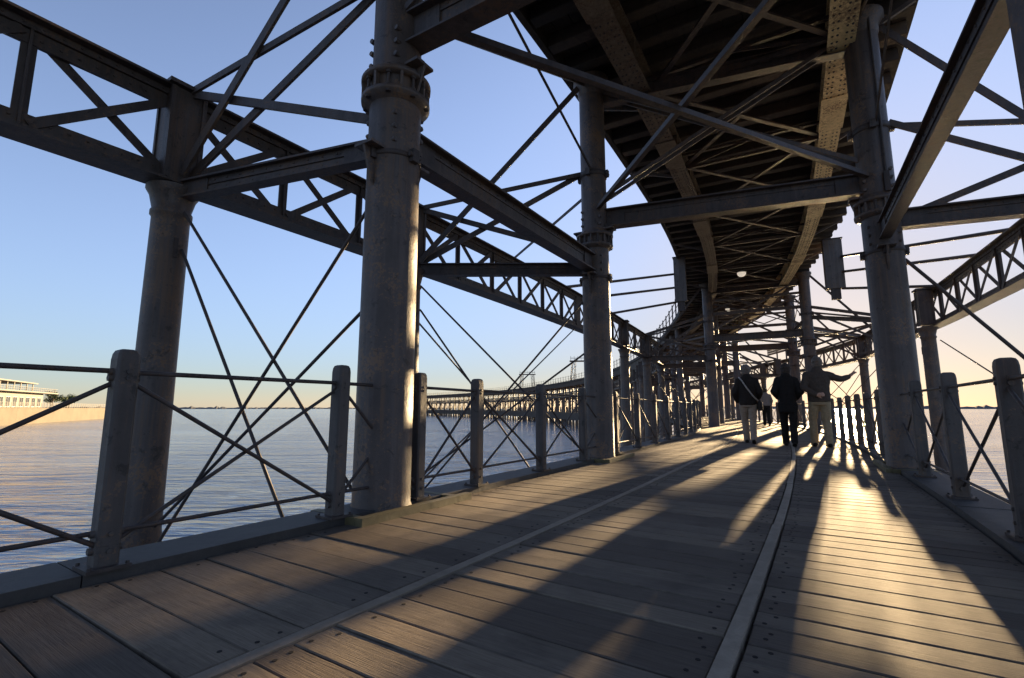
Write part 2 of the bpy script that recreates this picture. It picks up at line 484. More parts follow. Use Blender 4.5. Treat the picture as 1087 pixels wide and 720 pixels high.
# ------------------------------------------------------------------ columns
def column(root_or_none, s, t, z_top, label, near=True, parent=None):
    c = P(s, t, 0); n = norm(s); a = tang(s)
    if parent is None:
        th = thing('iron_column', c, label, 'iron column', 'thick columns carrying the upper deck')
    else: th = parent
    m_ = MB(); ns = 40 if near else 14
    if near:
        m_.lathe(c, [(.235, -6), (.235, .03), (.222, .06), (.219, 2.98), (.219, 3.36), (.207, 3.40), (.207, z_top-.02), (.2, z_top)], ns)
    else:
        m_.lathe(c, [(.22, -6), (.218, 3.42), (.205, 3.44), (.205, z_top)], ns)
    sh = part('shaft', m_, COLIRON, th)
    sub = sh if parent is None else sh
    k_ = MB()
    if near:
        k_.lathe(c, [(.221, 3.33), (.236, 3.345), (.29, 3.37), (.292, 3.405), (.221, 3.408)], ns)
        k_.lathe(c, [(.214, 3.535), (.295, 3.54), (.297, 3.575), (.25, 3.60), (.212, 3.66)], ns)
        k_.lathe(c, [(.238, 3.40), (.238, 3.54)], ns)
        for i in range(8):
            th_ = 2*math.pi*(i+.5)/8; d = V((math.cos(th_), math.sin(th_), 0))
            k_.obox(c+d*.25+Z*3.472, d*.04, d.cross(Z)*.011, Z*.066)
        part('collar', k_, COLIRON, sh)
        b_ = MB()
        for i in range(8):
            th_ = 2*math.pi*i/8; d = V((math.cos(th_), math.sin(th_), 0))
            q = c+d*.268
            q = c+d*.262; b_.tube(q+Z*3.36, q+Z*3.60, .014, n=8); b_.tube(q+Z*3.572, q+Z*3.596, .024, n=6); b_.tube(q+Z*3.35, q+Z*3.372, .024, n=6); b_.tube(q+Z*3.405, q+Z*3.43, .024, n=6); b_.tube(q+Z*3.515, q+Z*3.538, .024, n=6)
        part('collar_bolts', b_, DARKIRON, sh)
        r_ = MB()
        r_.lathe(c, [(.22, 2.83), (.232, 2.835), (.232, 2.87), (.22, 2.875)], ns)
        r_.lathe(c, [(.208, 4.58), (.226, 4.585), (.226, 4.66), (.208, 4.665)], ns)
        for sg in (-1, 1):
            for zz in (2.852, 4.62):
                q = c + n*sg*.235 + Z*zz
                r_.obox(q, n*.03*1, a*.035, Z*.055)
                r_.tube(q-a*.06+n*sg*.01, q+a*.06+n*sg*.01, .02, n=8)
                q2 = c + a*sg*.235+Z*zz
                r_.obox(q2, a*.03, n*.035, Z*.055)
        part('clamp_ring', r_, DARKIRON, sh)
        g_ = MB()
        # gusset brackets holding the beams
        for sg in (-1, 1):
            for d, zz in ((n, 3.85), (a, 3.08)):
                q = c + d*sg*.26 + Z*zz
                e = d.cross(Z)
                g_.obox(q+Z*-.19, d*.075, e*.1, Z*.012)
                for k in range(3):
                    q1 = c+d*sg*.15+Z*(zz-.12+.12*k); 
                    g_.tube(q1+e*.1, q1+e*.172, .022, n=6); g_.tube(q1-e*.1, q1-e*.172, .022, n=6)
                vs = [c+d*sg*.2+Z*(zz-.19)+e*.012, c+d*sg*.2+Z*(zz-.55)+e*.012, c+d*sg*.26+Z*(zz-.42)+e*.012, c+d*sg*.33+Z*(zz-.202)+e*.012]
                vs2 = [v-e*.024 for v in vs]
                g_.add(vs+vs2, [(0,1,2,3),(7,6,5,4),(0,4,5,1),(1,5,6,2),(2,6,7,3),(3,7,4,0)])
        part('bracket', g_, COLIRON, sh)
        h_ = MB()
        h_.lathe(c, [(.207, z_top-.34), (.225, z_top-.3), (.225, z_top-.22), (.3, z_top-.1), (.3, z_top-.03)], ns)
        part('column_head', h_, COLIRON, sh)
    return th
def outer_pile(s, t, label, near=True, parent=None):
    c = P(s, t, 0); n = norm(s); a = tang(s)
    th = thing('iron_pile', c, label, 'iron pile', 'slimmer piles under the side girders') if parent is None else parent
    m_ = MB(); m_.lathe(c, [(.187, -6), (.187, -.4), (.178, -.35), (.165, 2.6), (.165, 2.68), (.182, 2.70), (.182, 2.74), (.167, 2.76), (.2, 2.9), (.235, 2.96), (.235, 2.99)], 32 if near else 12)
    sh = part('shaft', m_, COLIRON, th)
    b_ = MB()
    b_.obox(c+Z*3.54, n*.15, a*.15, Z*.49)
    for x in (-1, 1):
        for y in (-1, 1):
            b_.obox(c+n*.145*x+a*.145*y+Z*3.54, n*.02, a*.02, Z*.487)
    b_.obox(c+Z*4.06, n*.2, a*.2, Z*.02)
    part('pillar_head', b_, IRON, sh)
    if near:
        d_ = MB()
        d_.obox(c + n*(.165 if t < 0 else -.165)+Z*2.35, n*.012, a*.018, Z*.1)
        part('rod_slot', d_, DARKIRON, sh)
    return th
ZT = 6.39
A = (4.15, -.15); B = (8.6, -.09); RR = (9.3, 3.75); R1 = (4.27, 3.87)
OA = (3.5, -2.65); OB = (7.0, -2.65); ORR = (9.3, 6.35); OR1 = (4.6, 6.35)
C2 = (24.2, .5); D2 = (28.5, 1.05); CR2 = (23.7, 4.24); DR2 = (28.0, 4.55)
OC = (23.6, -2.2); OD = (28.0, -1.75); OCR = (22.6, 6.75); ODR = (27.0, 7.1)
column(None, *A, ZT, 'thickest iron column with bolted collar, in the foreground at left edge of the boards')
column(None, *B, ZT, 'iron column rising inside the left edge of the dark deck, beyond the foreground column')
column(None, *RR, ZT, 'large dark iron column on the right kerb next to the pointing man')
column(None, *R1, ZT, 'column cut off by the top right corner of the view')
column(None, *C2, ZT, 'first of two columns left of the walkers, beyond the railing posts')
column(None, *D2, ZT, 'second column close behind the first, just left of the walkers')
column(None, *CR2, ZT, 'column directly behind the pointing man and the walker in black, the nearer of the pair')
column(None, *DR2, ZT, 'column of the pair behind the walker in black, the one farther back')
outer_pile(*OA, 'iron pile standing in the water behind the nearest left railing post')
outer_pile(*OB, 'iron pile in the water hidden behind the thick foreground column')
outer_pile(*OCR, 'slim pile behind the right column under the far right girder')
outer_pile(18.0, 6.16, 'slim dark pile with bracketed head just right of the large right column')
outer_pile(19.4, -2.5, 'slim pile just right of the second left column, under the left side girder')
outer_pile(*OC, 'slim pile standing next behind the one right of the second left column')
outer_pile(*OD, 'slim pile under the far end of the left side girder near the upper deck')
outer_pile(*ODR, 'slim pile under the far right girder behind the pointing arm')
outer_pile(*ORR, 'iron pile in the water beyond the right railing, out past the picture edge')

# conduit on the right column
m_ = MB()
c = P(*RR, 0); d = (V((0, 0, 0))-c); d.z = 0; d.normalize(); e = d.cross(Z)
q = c + d*.2 - e*.12
m_.tube(q+Z*3.9, q+Z*6.3, .016, n=8); m_.obox(q+Z*3.78, d*.03, e*.03, Z*.14)
solo('conduit_pipe', m_, DARKIRON, q+Z*3.7, 'thin dark conduit pipe running up the large right column', 'pipe')

# ------------------------------------------------------------------ beams and bracing
def pt(a, z): return P(a[0], a[1], z)
def inset(p, q, d0, d1):
    u = (q-p).normalized(); return p+u*d0, q-u*d1
def rivet_line(m_, p, q, face, n, r=.012):
    for i in range(n):
        c = lerp(p, q, (i+.5)/n); m_.tube(c, c+face*.01, r, r*.6, 6)
def big_beam(p, q, w, h, label, name='iron_beam', cat='iron beam', group='main beams between the columns'):
    th = thing(name, p, label, cat, group)
    m_ = MB(); p, q = inset(p, q, .17, .17)
    m_.ibeam(p, q, w, h, .02, .016); 
    d = (q-p).normalized(); sx = d.cross(Z).normalized()
    # angle irons riveted between flange and web
    uy = sx.cross(d).normalized()
    for sg in (-1, 1):
        for k in (-1, 1):
            m_.beam(p+uy*k*(h/2-.05)+sx*sg*.013, q+uy*k*(h/2-.05)+sx*sg*.013, .014, .07)
    part('web_and_flanges', m_, IRON, th)
    r_ = MB(); L = (q-p).length; nn = max(4, int(L/.16))
    for k in (-1, 1):
        for sg in (-1, 1):
            rivet_line(r_, p+uy*k*(h/2-.05)+sx*sg*.02, q+uy*k*(h/2-.05)+sx*sg*.02, sx*sg, nn)
    part('rivets', r_, IRON, th)
    g_ = MB()
    for pp, uu in ((p, d), (q, -d)):
        g_.obox(pp+uu*.16, uu*.16, sx*.03, uy*(h/2-.02))
    part('end_plate', g_, DARKIRON, th)
    return th
big_beam(pt(A, 4.02), pt(R1, 4.02), .2, .3, 'dark cross beam at the very top, from the foreground column towards the upper right')
big_beam(pt(B, 3.85), pt(RR, 3.85), .2, .3, 'long cross beam under the deck joining the second left column and the large right column')
big_beam(pt(A, 3.08), pt(B, 3.08), .19, .28, 'sloping looking beam between the foreground column and the second left column')
big_beam(pt(R1, 3.12), pt(RR, 3.12), .13, .24, 'steep looking heavy beam dropping from the top right to the large right column')
big_beam(pt(OA, 2.96), pt(A, 3.0), .13, .19, 'beam joining the outer left pile and the foreground column')
big_beam(pt(OB, 3.0), pt(B, 3.02), .14, .2, 'level beam from the left side girder to the second left column')
big_beam(pt(RR, 3.3), pt(ORR, 3.15), .18, .25, 'beam leaving the large right column for the right edge of the view')
big_beam(pt(C2, 3.85), pt(CR2, 3.85), .2, .3, 'cross beam above the walkers heads, nearer one of two')
big_beam(pt(D2, 3.85), pt(DR2, 3.85), .2, .3, 'cross beam above the walkers heads, farther one of two')

def brace_thing(p, label, group): return thing('cross_bracing', p, label, 'bracing', group)
def side_kit(inner, outer, label, rods=True):
    th = brace_thing(pt(outer, 3), label, 'bar bracing between columns and outer piles')
    u = (pt(inner, 0)-pt(outer, 0)).normalized()
    for zo, zi, w, o2 in ((3.12, 6.25, .085, .05), (3.12, 4.68, .085, -.04), (4.05, 4.66, .07, .02), (4.03, 3.3, .085, 0)):
        m_ = MB(); sd = u.cross(Z)*o2
        m_.beam(pt(outer, zo)+u*.15+sd, pt(inner, zi)-u*.2+sd, .03, w); part('brace_bar', m_, IRON, th)
    if rods:
        for zo, zi in ((-.6, 2.5), (-.3, 1.65), (2.35, -1.4), (2.74, .05)):
            m_ = MB(); sd = u.cross(Z)*random.uniform(-.03, .03)
            m_.tube(pt(outer, zo)+u*.17+sd, pt(inner, zi)-u*.2+sd, .015, n=8); part('tie_rod', m_, DARKIRON, th)
    return th
side_kit(A, OA, 'bars and rods fanning between the outer left pile and the foreground column')
side_kit(B, OB, 'bars meeting at the second left column from the girder behind the foreground column')
side_kit(RR, ORR, 'bars spreading right from the large right column out of view', False)
def center_kit(l, r, label):
    th = brace_thing(pt(l, 4), label, 'crossed bars below the upper deck')
    for zl, zr, o2 in ((4.1, 6.2, .05), (6.2, 4.1, -.05), (4.1, 6.2, -.1), (6.2, 4.1, .1)):
        m_ = MB(); sd = tang(l[0])*o2
        p, q = inset(pt(l, zl)+sd, pt(r, zr)+sd, .2, .2); m_.beam(p, q, .025, .06); part('brace_bar', m_, IRON, th)
    m_ = MB(); p, q = inset(pt(l, 6.0), pt(r, 6.0), .2, .2); m_.ibeam(p, q, .16, .26); part('cap_beam', m_, IRON, th)
    return th
center_kit(A, R1, 'crossed bars above the camera between the nearest pair of columns')
center_kit(B, RR, 'crossed bars above the long cross beam under the deck')
def long_kit(a, b, label, lo=True):
    th = brace_thing(pt(a, 4), label, 'lengthwise bars between columns')
    for za, zb, o2, w in ((6.3, 4.6, .04, .045), (4.3, 6.3, -.04, .045)):
        m_ = MB(); sd = norm(a[0])*o2; p, q = inset(pt(a, za)+sd, pt(b, zb)+sd, .2, .2)
        m_.beam(p, q, .02, w); part('brace_bar', m_, IRON, th)
    return th
long_kit(A, B, 'two thin bars crossing between the foreground and second left columns')
long_kit(R1, RR, 'two thin bars crossing beside the steep beam on the right')
th = brace_thing(P(6.5, 1.8, 3.95), 'level diagonal bars crossing under the deck between the four nearest columns', 'level diagonal bars')
for p, q in ((P(4.25, .4, 3.93), pt(RR, 3.93)), (P(4.6, 3.4, 4.0), pt(B, 4.0))):
    m_ = MB(); p, q = inset(p, q, 0, .2); m_.beam(p, q, .065, .06); part('diagonal_bar', m_, IRON, th)
# bars and long rods beside the left girder
th = brace_thing(P(10.2, -2.65, 4), 'thin bar and long rods crossing between the left girder and the second left column', 'rods beside the left girder')
m_ = MB(); m_.beam(P(10.3, -2.65, 4.05), pt(B, 4.4), .02, .05); part('brace_bar', m_, IRON, th)
for p, q in ((P(7.1, -2.6, 2.2), P(14, -2.6, -1.9)), (P(13.9, -2.62, 3.0), P(7.1, -2.62, -.5))):
    m_ = MB(); m_.tube(p, q, .015, n=8); part('tie_rod', m_, DARKIRON, th)
th = brace_thing(P(14, 6.3, 3), 'long rod running down from the large right column past the right girder', 'rods beside the right girder')
m_ = MB(); m_.tube(P(9.35, 3.97, 2.75), P(9.2, 6.35, -.6), .022, n=8); part('tie_rod', m_, DARKIRON, th)
m_ = MB(); m_.tube(P(9.4, 6.3, -.4), P(17.8, 6.35, 2.6), .015, n=8); part('tie_rod', m_, DARKIRON, th)

# second trestle bracing
def trestle_bits(l1, r1, l2, r2, ol1, or1, ol2, or2, which):
    side_kit(l1, ol1, 'bars between slim left pile and column, nearer side of the %s' % which)
    side_kit(l2, ol2, 'bars between slim left pile and column, farther side of the %s' % which)
    side_kit(r1, or1, 'bars between column and slim right pile, nearer side of the %s' % which)
    side_kit(r2, or2, 'bars between column and slim right pile, farther side of the %s' % which)
    center_kit(l1, r1, 'crossed bars below the deck across the nearer columns of the %s' % which)
    center_kit(l2, r2, 'crossed bars below the deck across the farther columns of the %s' % which)
    long_kit(l1, l2, 'crossed bars along the left columns of the %s' % which)
    long_kit(r1, r2, 'crossed bars along the right columns of the %s' % which)
    th = brace_thing(pt(l1, 3), 'level beams and diagonals tying all columns of the %s' % which, 'level ties of a trestle')
    for p, q, w, h in ((pt(l1, 3.08), pt(l2, 3.08), .2, .28), (pt(r1, 4.4), pt(r2, 4.4), .16, .22), (pt(ol1, 3.0), pt(l1, 3.0), .16, .22), (pt(ol2, 3.0), pt(l2, 3.0), .16, .22), (pt(or1, 3.95), pt(r1, 4.5), .12, .16), (pt(or2, 3.95), pt(r2, 4.5), .12, .16)):
        m_ = MB(); m_.ibeam(p, q, w, h); part('tie_beam', m_, IRON, th)
    for l_, r_, ol_, or_ in ((l1, r1, ol1, or1), (l2, r2, ol2, or2)):
        for p, q, h in ((pt(ol_, 4.1), pt(l_, 4.95), .12), (pt(l_, 4.95), pt(r_, 4.95), .14), (pt(r_, 4.95), pt(or_, 4.1), .12), (pt(l_, 5.55), pt(r_, 5.55), .1)):
            m_ = MB(); m_.beam(p, q, .05, h); part('tie_bar', m_, IRON, th)
        for k in range(3):
            x0, x1 = k/3, (k+1)/3
            for za, zb in ((5.05, 5.5), (5.5, 5.05)):
                m_ = MB(); m_.beam(lerp(pt(l_, za), pt(r_, za), x0)+tang(l_[0])*.03*(za-5.3), lerp(pt(l_, zb), pt(r_, zb), x1)+tang(l_[0])*.03*(za-5.3), .02, .05); part('lattice_bar', m_, IRON, th)
    for p, q in ((pt(l1, 3.98), pt(r2, 3.98)), (pt(r1, 4.03), pt(l2, 4.03)), (pt(ol1, 4.02), pt(l2, 4.0)), (pt(ol2, 4.02), pt(l1, 4.0)), (pt(or1, 4.02), pt(r2, 4.0)), (pt(or2, 4.02), pt(r1, 4.0))):
        m_ = MB(); m_.beam(p, q, .1, .07); part('diagonal_bar', m_, IRON, th)
trestle_bits(C2, CR2, D2, DR2, OC, OCR, OD, ODR, 'columns behind the walkers')

# ------------------------------------------------------------------ side lattice girders
WALLT = 4.05; WALLB = 3.03
def girder(tbase, s0, s1, label, phase):
    th = thing('lattice_girder', P(4, tbase, 3), label, 'girder', 'long lattice girders beside the pier')
    sh = off
    top = MB(); bot = MB()
    top.sweep(s0, s1, tbase-.14, tbase+.14, WALLT-.02, WALLT+.004, .6, sh)
    top.sweep(s0, s1, tbase-.02, tbase+.02, WALLT-.21, WALLT-.018, .6, sh)
    top.sweep(s0, s1, tbase-.05, tbase+.05, WALLT-.085, WALLT-.022, .6, sh)
    bot.sweep(s0, s1, tbase-.16, tbase+.16, WALLB-.004, WALLB+.02, .6, sh)
    bot.sweep(s0, s1, tbase-.02, tbase+.02, WALLB+.018, WALLB+.19, .6, sh)
    bot.sweep(s0, s1, tbase-.05, tbase+.05, WALLB+.022, WALLB+.085, .6, sh)
    part('top_chord', top, IRON, th); part('bottom_chord', bot, IRON, th)
    rv = MB(); s = max(s0, -1)
    while s < min(s1, 22):
        sd = 1 if tbase < 0 else -1
        for zz in (WALLT-.15, WALLT-.05, WALLB+.05, WALLB+.14):
            w_ = .05 if zz in (WALLT-.05, WALLB+.05) else .02
            q = P(s, tbase+off(s)+sd*w_, zz); rv.tube(q, q+norm(s)*sd*.01, .014, .009, 6)
        s += .13
    part('rivets', rv, IRON, th)
    L = 1.19; s = phase; i = 0; fv = MB(); fd = MB()
    st = []
    while s < s1: st.append(s); s += L
    nn = len(st)
    # keep the 100 nearest as parts
    for i, s in enumerate(st):
        o = off(s); t = tbase+o
        ov = off(s+L)
        wide = (i % 6 == 0)
        m_ = MB() if (i < 95) else fv
        p, q = P(s, t, WALLB+.02), P(s, t, WALLT-.02)
        if wide: m_.beam(p, q, .30, .09, up=norm(s))
        else:
            m_.beam(p, q, .105, .02, up=norm(s)); m_.beam(p, q, .02, .1, up=norm(s))
        if i < 95: part('upright', m_, IRON, th)
        a0 = P(s+.06, t+.03, WALLB+.1); a1 = P(s+L-.06, tbase+ov+.03, WALLT-.1)
        b0 = P(s+.06, t-.03, WALLT-.1); b1 = P(s+L-.06, tbase+ov-.03, WALLB+.1)
        for k, (x0, x1) in enumerate(((a0, a1), (b0, b1))):
            m_ = MB() if i < 48 else fd
            m_.beam(x0, x1, .014, .085)
            if i < 48: part('diagonal', m_, IRON, th)
    if fv.v: part('distant_uprights', fv, IRON, th, kind='stuff')
    if fd.v: part('distant_diagonals', fd, IRON, th, kind='stuff')
    return th
girder(-2.65, -1.2, 292, 'dark lattice girder curving along the left side of the pier over the water', 3.5-1.19*3)
gr = girder(6.35, 3.0, 292, 'dark lattice girder on the right side of the pier, low over the pointing arm', 4.6)
for z0 in (4.60, 4.76, 4.92):  # boards and posts added on the girder to shade the near left deck
    m_ = MB(); m_.sweep(34.1, 40, 6.33, 6.37, z0, z0+.13, .5, off); part('shade_board', m_, IRON, gr)
s = 34.2
while s < 40:
    m_ = MB(); m_.beam(P(s, 6.41+off(s), WALLT), P(s, 6.41+off(s), 5.08), .07, .07); part('shade_board_post', m_, IRON, gr); s += 1.45

# ------------------------------------------------------------------ upper deck
UD0, UD1 = -36, 291
ud = thing('upper_deck', P(10, 1.9, 6.4), 'dark timber upper deck of the pier overhead, with girders and sleepers seen from below', 'upper deck')
m_ = MB()
t_ = -.5
while t_ < 4.3:
    w = .28; m_.sweep(UD0, UD1, t_, t_+w-.012, 6.635, 6.70+random.uniform(0, .006), 1.0); t_ += w
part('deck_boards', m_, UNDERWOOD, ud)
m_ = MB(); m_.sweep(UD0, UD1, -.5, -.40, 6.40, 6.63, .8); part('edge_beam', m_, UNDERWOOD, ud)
m_ = MB()
m_.sweep(UD0, UD1, -.46, 4.34, 6.712, 6.74, 1.0)
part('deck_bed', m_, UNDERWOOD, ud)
s = -6.0; n = 0; far = MB()
while s < UD1:
    t0 = -.38+random.uniform(-.015, .015); t1 = 4.47+random.uniform(-.05, .05)
    if n < 100:
        m_ = MB(); d = tang(s)*.11
        z0 = 6.41+random.uniform(-.006, .006)
        m_.beam(P(s, t0, z0+.11), P(s+random.uniform(-.03, .03), t1, z0+.11), .2, .22, ch=.012)
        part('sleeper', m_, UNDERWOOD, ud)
    else:
        far.beam(P(s, t0, 6.52), P(s, t1, 6.52), .22, .22)
    s += .62 if n < 100 else 1.3; n += 1
s = -6.6
while s > UD0:
    far.beam(P(s, -.5, 6.52), P(s, 4.4, 6.52), .2, .22); s -= .62
part('distant_sleepers', far, UNDERWOOD, ud, kind='stuff')
for t in (.72, 3.5):
    m_ = MB()
    m_.sweep(UD0, UD1, t-.17, t+.17, 5.93, 5.96, .8)
    m_.sweep(UD0, UD1, t-.02, t+.02, 5.958, 6.36, .8)
    m_.sweep(UD0, UD1, t-.075, t-.018, 5.962, 6.0, .8)
    m_.sweep(UD0, UD1, t+.018, t+.075, 5.962, 6.0, .8)
    m_.sweep(UD0, UD1, t-.15, t+.15, 6.36, 6.402, .8)
    s = -4
    while s < 60:
        m_.sweep(s, s+.04, t-.13, t+.13, 5.99, 6.35, .2); s += 1.5
    g = part('girder', m_, SUNLIT_OCHRE if t > 2 else BROWN, ud, label='riveted girder coloured as if sunlit, under the right half of the upper deck' if t > 2 else 'brownish riveted girder under the left half of the upper deck')
    r_ = MB(); s = 2.0
    while s < 26:
        for dt in (-.115, -.055, .055, .115):
            q = P(s, t+dt, 5.93); r_.tube(q+Z*.004, q-Z*.012, .02, .012, 6)
        s += .14
    part('rivets', r_, DARKIRON, g)
    s = 1.2
    while s < 60:
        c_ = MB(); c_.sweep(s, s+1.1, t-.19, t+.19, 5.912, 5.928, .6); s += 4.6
        part('splice_plate', c_, SUNLIT_OCHRE if t > 2 else BROWN, g)
s = -5.5; k = 0
while s < 90:
    L = 2.9
    for a_, b_, zz in (((s, .85), (s+L, 3.4), 6.05), ((s, 3.4), (s+L, .85), 6.1)):
        m_ = MB(); m_.beam(P(*a_, zz), P(*b_, zz), .085, .03); part('lateral_brace', m_, IRON, ud)
    m_ = MB(); p, q = P(s, .75, 6.2), P(s, 3.47, 6.2)
    m_.beam(P(s, .75, 6.02), P(s, 3.47, 6.02), .07, .06); m_.beam(P(s, .75, 6.34), P(s, 3.47, 6.34), .07, .05)
    m_.beam(P(s, .8, 6.03), P(s, 2.1, 6.34), .02, .06); m_.beam(P(s, 2.1, 6.34), P(s, 3.4, 6.03), .02, .06)
    part('cross_frame', m_, IRON, ud)
    for t0, t1 in ((.66, -.48), (3.56, 4.4)):
        m_ = MB(); m_.beam(P(s+.3, t0, 6.0), P(s+.3, t1, 6.40), .05, .06); part('knee_brace', m_, IRON, ud)
    s += L; k += 1
m_ = MB()
for t in (-.45, 4.38):
    m_.sweep(20, UD1, t-.02, t+.02, 7.68, 7.72, 1.0); m_.sweep(20, UD1, t-.015, t+.015, 7.2, 7.23, 1.0)
    s = 20
    while s < UD1:
        m_.beam(P(s, t, 6.74), P(s, t, 7.86), .07, .07); s += 2.0
part('parapet_railing', m_, DARKIRON, ud, kind='stuff')
m_ = MB()
for t in (-.36, 4.3): m_.sweep(42, UD1, t-.03, t+.03, 5.55, 6.40, 1.0)
part('far_fascia', m_, UNDERWOOD, ud)

# hanging panels under both deck edges, each with two rods to the side girder
for t, tt, lab in ((-.42, -2.65, 'tall dark panel hanging under the left edge of the upper deck'), (4.5, 6.35, 'tall dark panel hanging under the right edge of the upper deck, right of the lamps')):
    c = P(20, t, 5.6); a = tang(20); n = norm(20)
    th = thing('iron_box', P(20, t, 6.4), lab, 'panel', 'panels hanging under the deck edges')
    m_ = MB(); m_.obox(c, n*(.21 if t < 0 else .27), a*.14, Z*.85); part('panel_box', m_, PANEL, th)
    m_ = MB(); m_.obox(c+Z*.865, n*(.24 if t < 0 else .3), a*.17, Z*.015); part('top_plate', m_, DARKIRON, th)
    m_ = MB(); m_.obox(c-Z*1.03, n*.13, a*.09, Z*.18); part('lower_stub', m_, DARKIRON, th)
    th2 = brace_thing(P(13.5, tt, 4), 'pair of nearly level rods from the %s girder to the hanging panel' % ('left' if t < 0 else 'right'), 'rods to the hanging panels')
    sg = -1 if t < 0 else 1
    for s_, zz in ((13.2, 5.85), (14.8, 5.32), (17.6, 4.75)):
        m_ = MB(); m_.tube(P(s_, tt, 4.05), c+n*sg*.2+Z*(zz-5.6), .042, n=8); part('tie_rod', m_, IRON, th2)

# lamps under the deck
GLOBE, nt, b = newmat('lamp_glass')
b.inputs['Base Color'].default_value = (.82, .78, .7, 1); b.inputs['Roughness'].default_value = .35
b.inputs['Emission Color'].default_value = (1, .86, .68, 1); b.inputs['Emission Strength'].default_value = .1
for i, (s, lab) in enumerate(((14.6, 'nearest and largest white hanging lamp under the deck, behind crossed bars'), (21.3, 'second white hanging lamp under the deck'), (28.5, 'third and smaller white lamp under the deck'), (36, 'farthest tiny white lamp under the deck'), (9.2, 'small white lamp close above the long cross beam'))):
    k = .45 if i == 4 else .78
    c = P(s, 1.75, 5.95 if i != 4 else 6.2)
    th = thing('hanging_lamp', c, lab, 'lamp', 'lamps hanging under the upper deck')
    m_ = MB(); m_.tube(c+Z*.12*k, V((c.x, c.y, 6.45)), .014, n=8); part('lamp_rod', m_, DARKIRON, th)
    m_ = MB(); m_.lathe(c, [(.03, .15*k), (.06*k, .14*k), (.2*k, .075*k), (.225*k, .045*k), (.2*k, .04*k)], 20); part('lamp_shade', m_, plain_mat('lamp_shade_enamel', (.6, .58, .54), .4, .05), th)
    m_ = MB(); m_.lathe(c, [(.198*k, .038*k), (.205*k, 0), (.18*k, -.08*k), (.12*k, -.14*k), (.03*k, -.165*k)], 20); part('lamp_globe', m_, GLOBE, th)

# ------------------------------------------------------------------ farther trestles
def far_trestle(s1, s2, which):
    th = thing('pier_trestle', P(s1, 1.85, 0), which, 'trestle', 'farther iron trestles of the pier')
    for s in (s1, s2):
        for t in (0.0, 3.75): column(None, s, t, ZT, '', False, th)
        for t in (-2.65, 6.35): outer_pile(s, t, '', False, th)
        for p, q, w, h in ((P(s, 0, 3.85), P(s, 3.75, 3.85), .2, .3), (P(s, -2.6, 3.0), P(s, 0, 3.0), .16, .22), (P(s, 3.75, 3.0), P(s, 6.3, 3.0), .16, .22), (P(s, 0, 6.0), P(s, 3.75, 6.0), .16, .26)):
            m_ = MB(); m_.ibeam(p, q, w, h); part('cross_beam', m_, IRON, th)
        for p, q in ((P(s, 0, 4.1), P(s, 3.75, 6.2)), (P(s+.1, 0, 6.2), P(s+.1, 3.75, 4.1)), (P(s, -2.6, 3.1), P(s, 0, 6.2)), (P(s+.06, -2.6, 3.1), P(s+.06, 0, 4.65)), (P(s, -2.6, 4.05), P(s, 0, 3.3)), (P(s, 6.3, 3.1), P(s, 3.75, 6.2)), (P(s+.06, 6.3, 3.1), P(s+.06, 3.75, 4.65)), (P(s, 6.3, 4.05), P(s, 3.75, 3.3))):
            m_ = MB(); m_.beam(p, q, .03, .085); part('brace_bar', m_, IRON, th)
        for p, q, h in ((P(s, -2.6, 4.1), P(s, 0, 4.95), .12), (P(s, 0, 4.95), P(s, 3.75, 4.95), .14), (P(s, 3.75, 4.95), P(s, 6.3, 4.1), .12), (P(s, 0, 5.55), P(s, 3.75, 5.55), .1)):
            m_ = MB(); m_.beam(p, q, .05, h); part('tie_bar', m_, IRON, th)
        for p, q in ((P(s, -2.6, -.5), P(s, 0, 2.8)), (P(s+.06, 0, -.3), P(s+.06, -2.6, 2.8)), (P(s, 6.3, -.5), P(s, 3.75, 2.8)), (P(s+.06, 3.75, -.3), P(s+.06, 6.3, 2.8))):
            m_ = MB(); m_.tube(p, q, .022, n=6); part('tie_rod', m_, DARKIRON, th)
    for t in (0.0, 3.75):
        m_ = MB(); m_.ibeam(P(s1, t, 3.08), P(s2, t, 3.08), .2, .28); part('tie_beam', m_, IRON, th)
        for za, zb in ((6.3, 4.5), (4.3, 6.3)):
            m_ = MB(); m_.beam(P(s1, t, za), P(s2, t, zb), .03, .06); part('brace_bar', m_, IRON, th)
    for p, q in ((P(s1, 0, 3.98), P(s2, 3.75, 3.98)), (P(s1, 3.75, 4.03), P(s2, 0, 4.03)), (P(s1, -2.6, 4.02), P(s2, 0, 4.0)), (P(s2, -2.6, 4.02), P(s1, 0, 4.0)), (P(s1, 6.3, 4.02), P(s2, 3.75, 4.0)), (P(s2, 6.3, 4.02), P(s1, 3.75, 4.0))):
        m_ = MB(); m_.beam(p, q, .1, .07); part('diagonal_bar', m_, IRON, th)
far_trestle(44.3, 48.7, 'third iron trestle along the pier, beyond the columns behind the walkers')
far_trestle(37.2, 40.4, 'close set iron trestle just beyond the two columns left of the walkers')
far_trestle(54.2, 58.4, 'iron trestle between the third and fourth along the pier')
far_trestle(74.3, 78.6, 'iron trestle between the fourth and fifth along the pier')
far_trestle(64.4, 68.8, 'fourth iron trestle along the pier, seen between the left columns')
far_trestle(84.5, 88.9, 'fifth iron trestle along the pier, where the deck swings out to the left')
s = 96.0
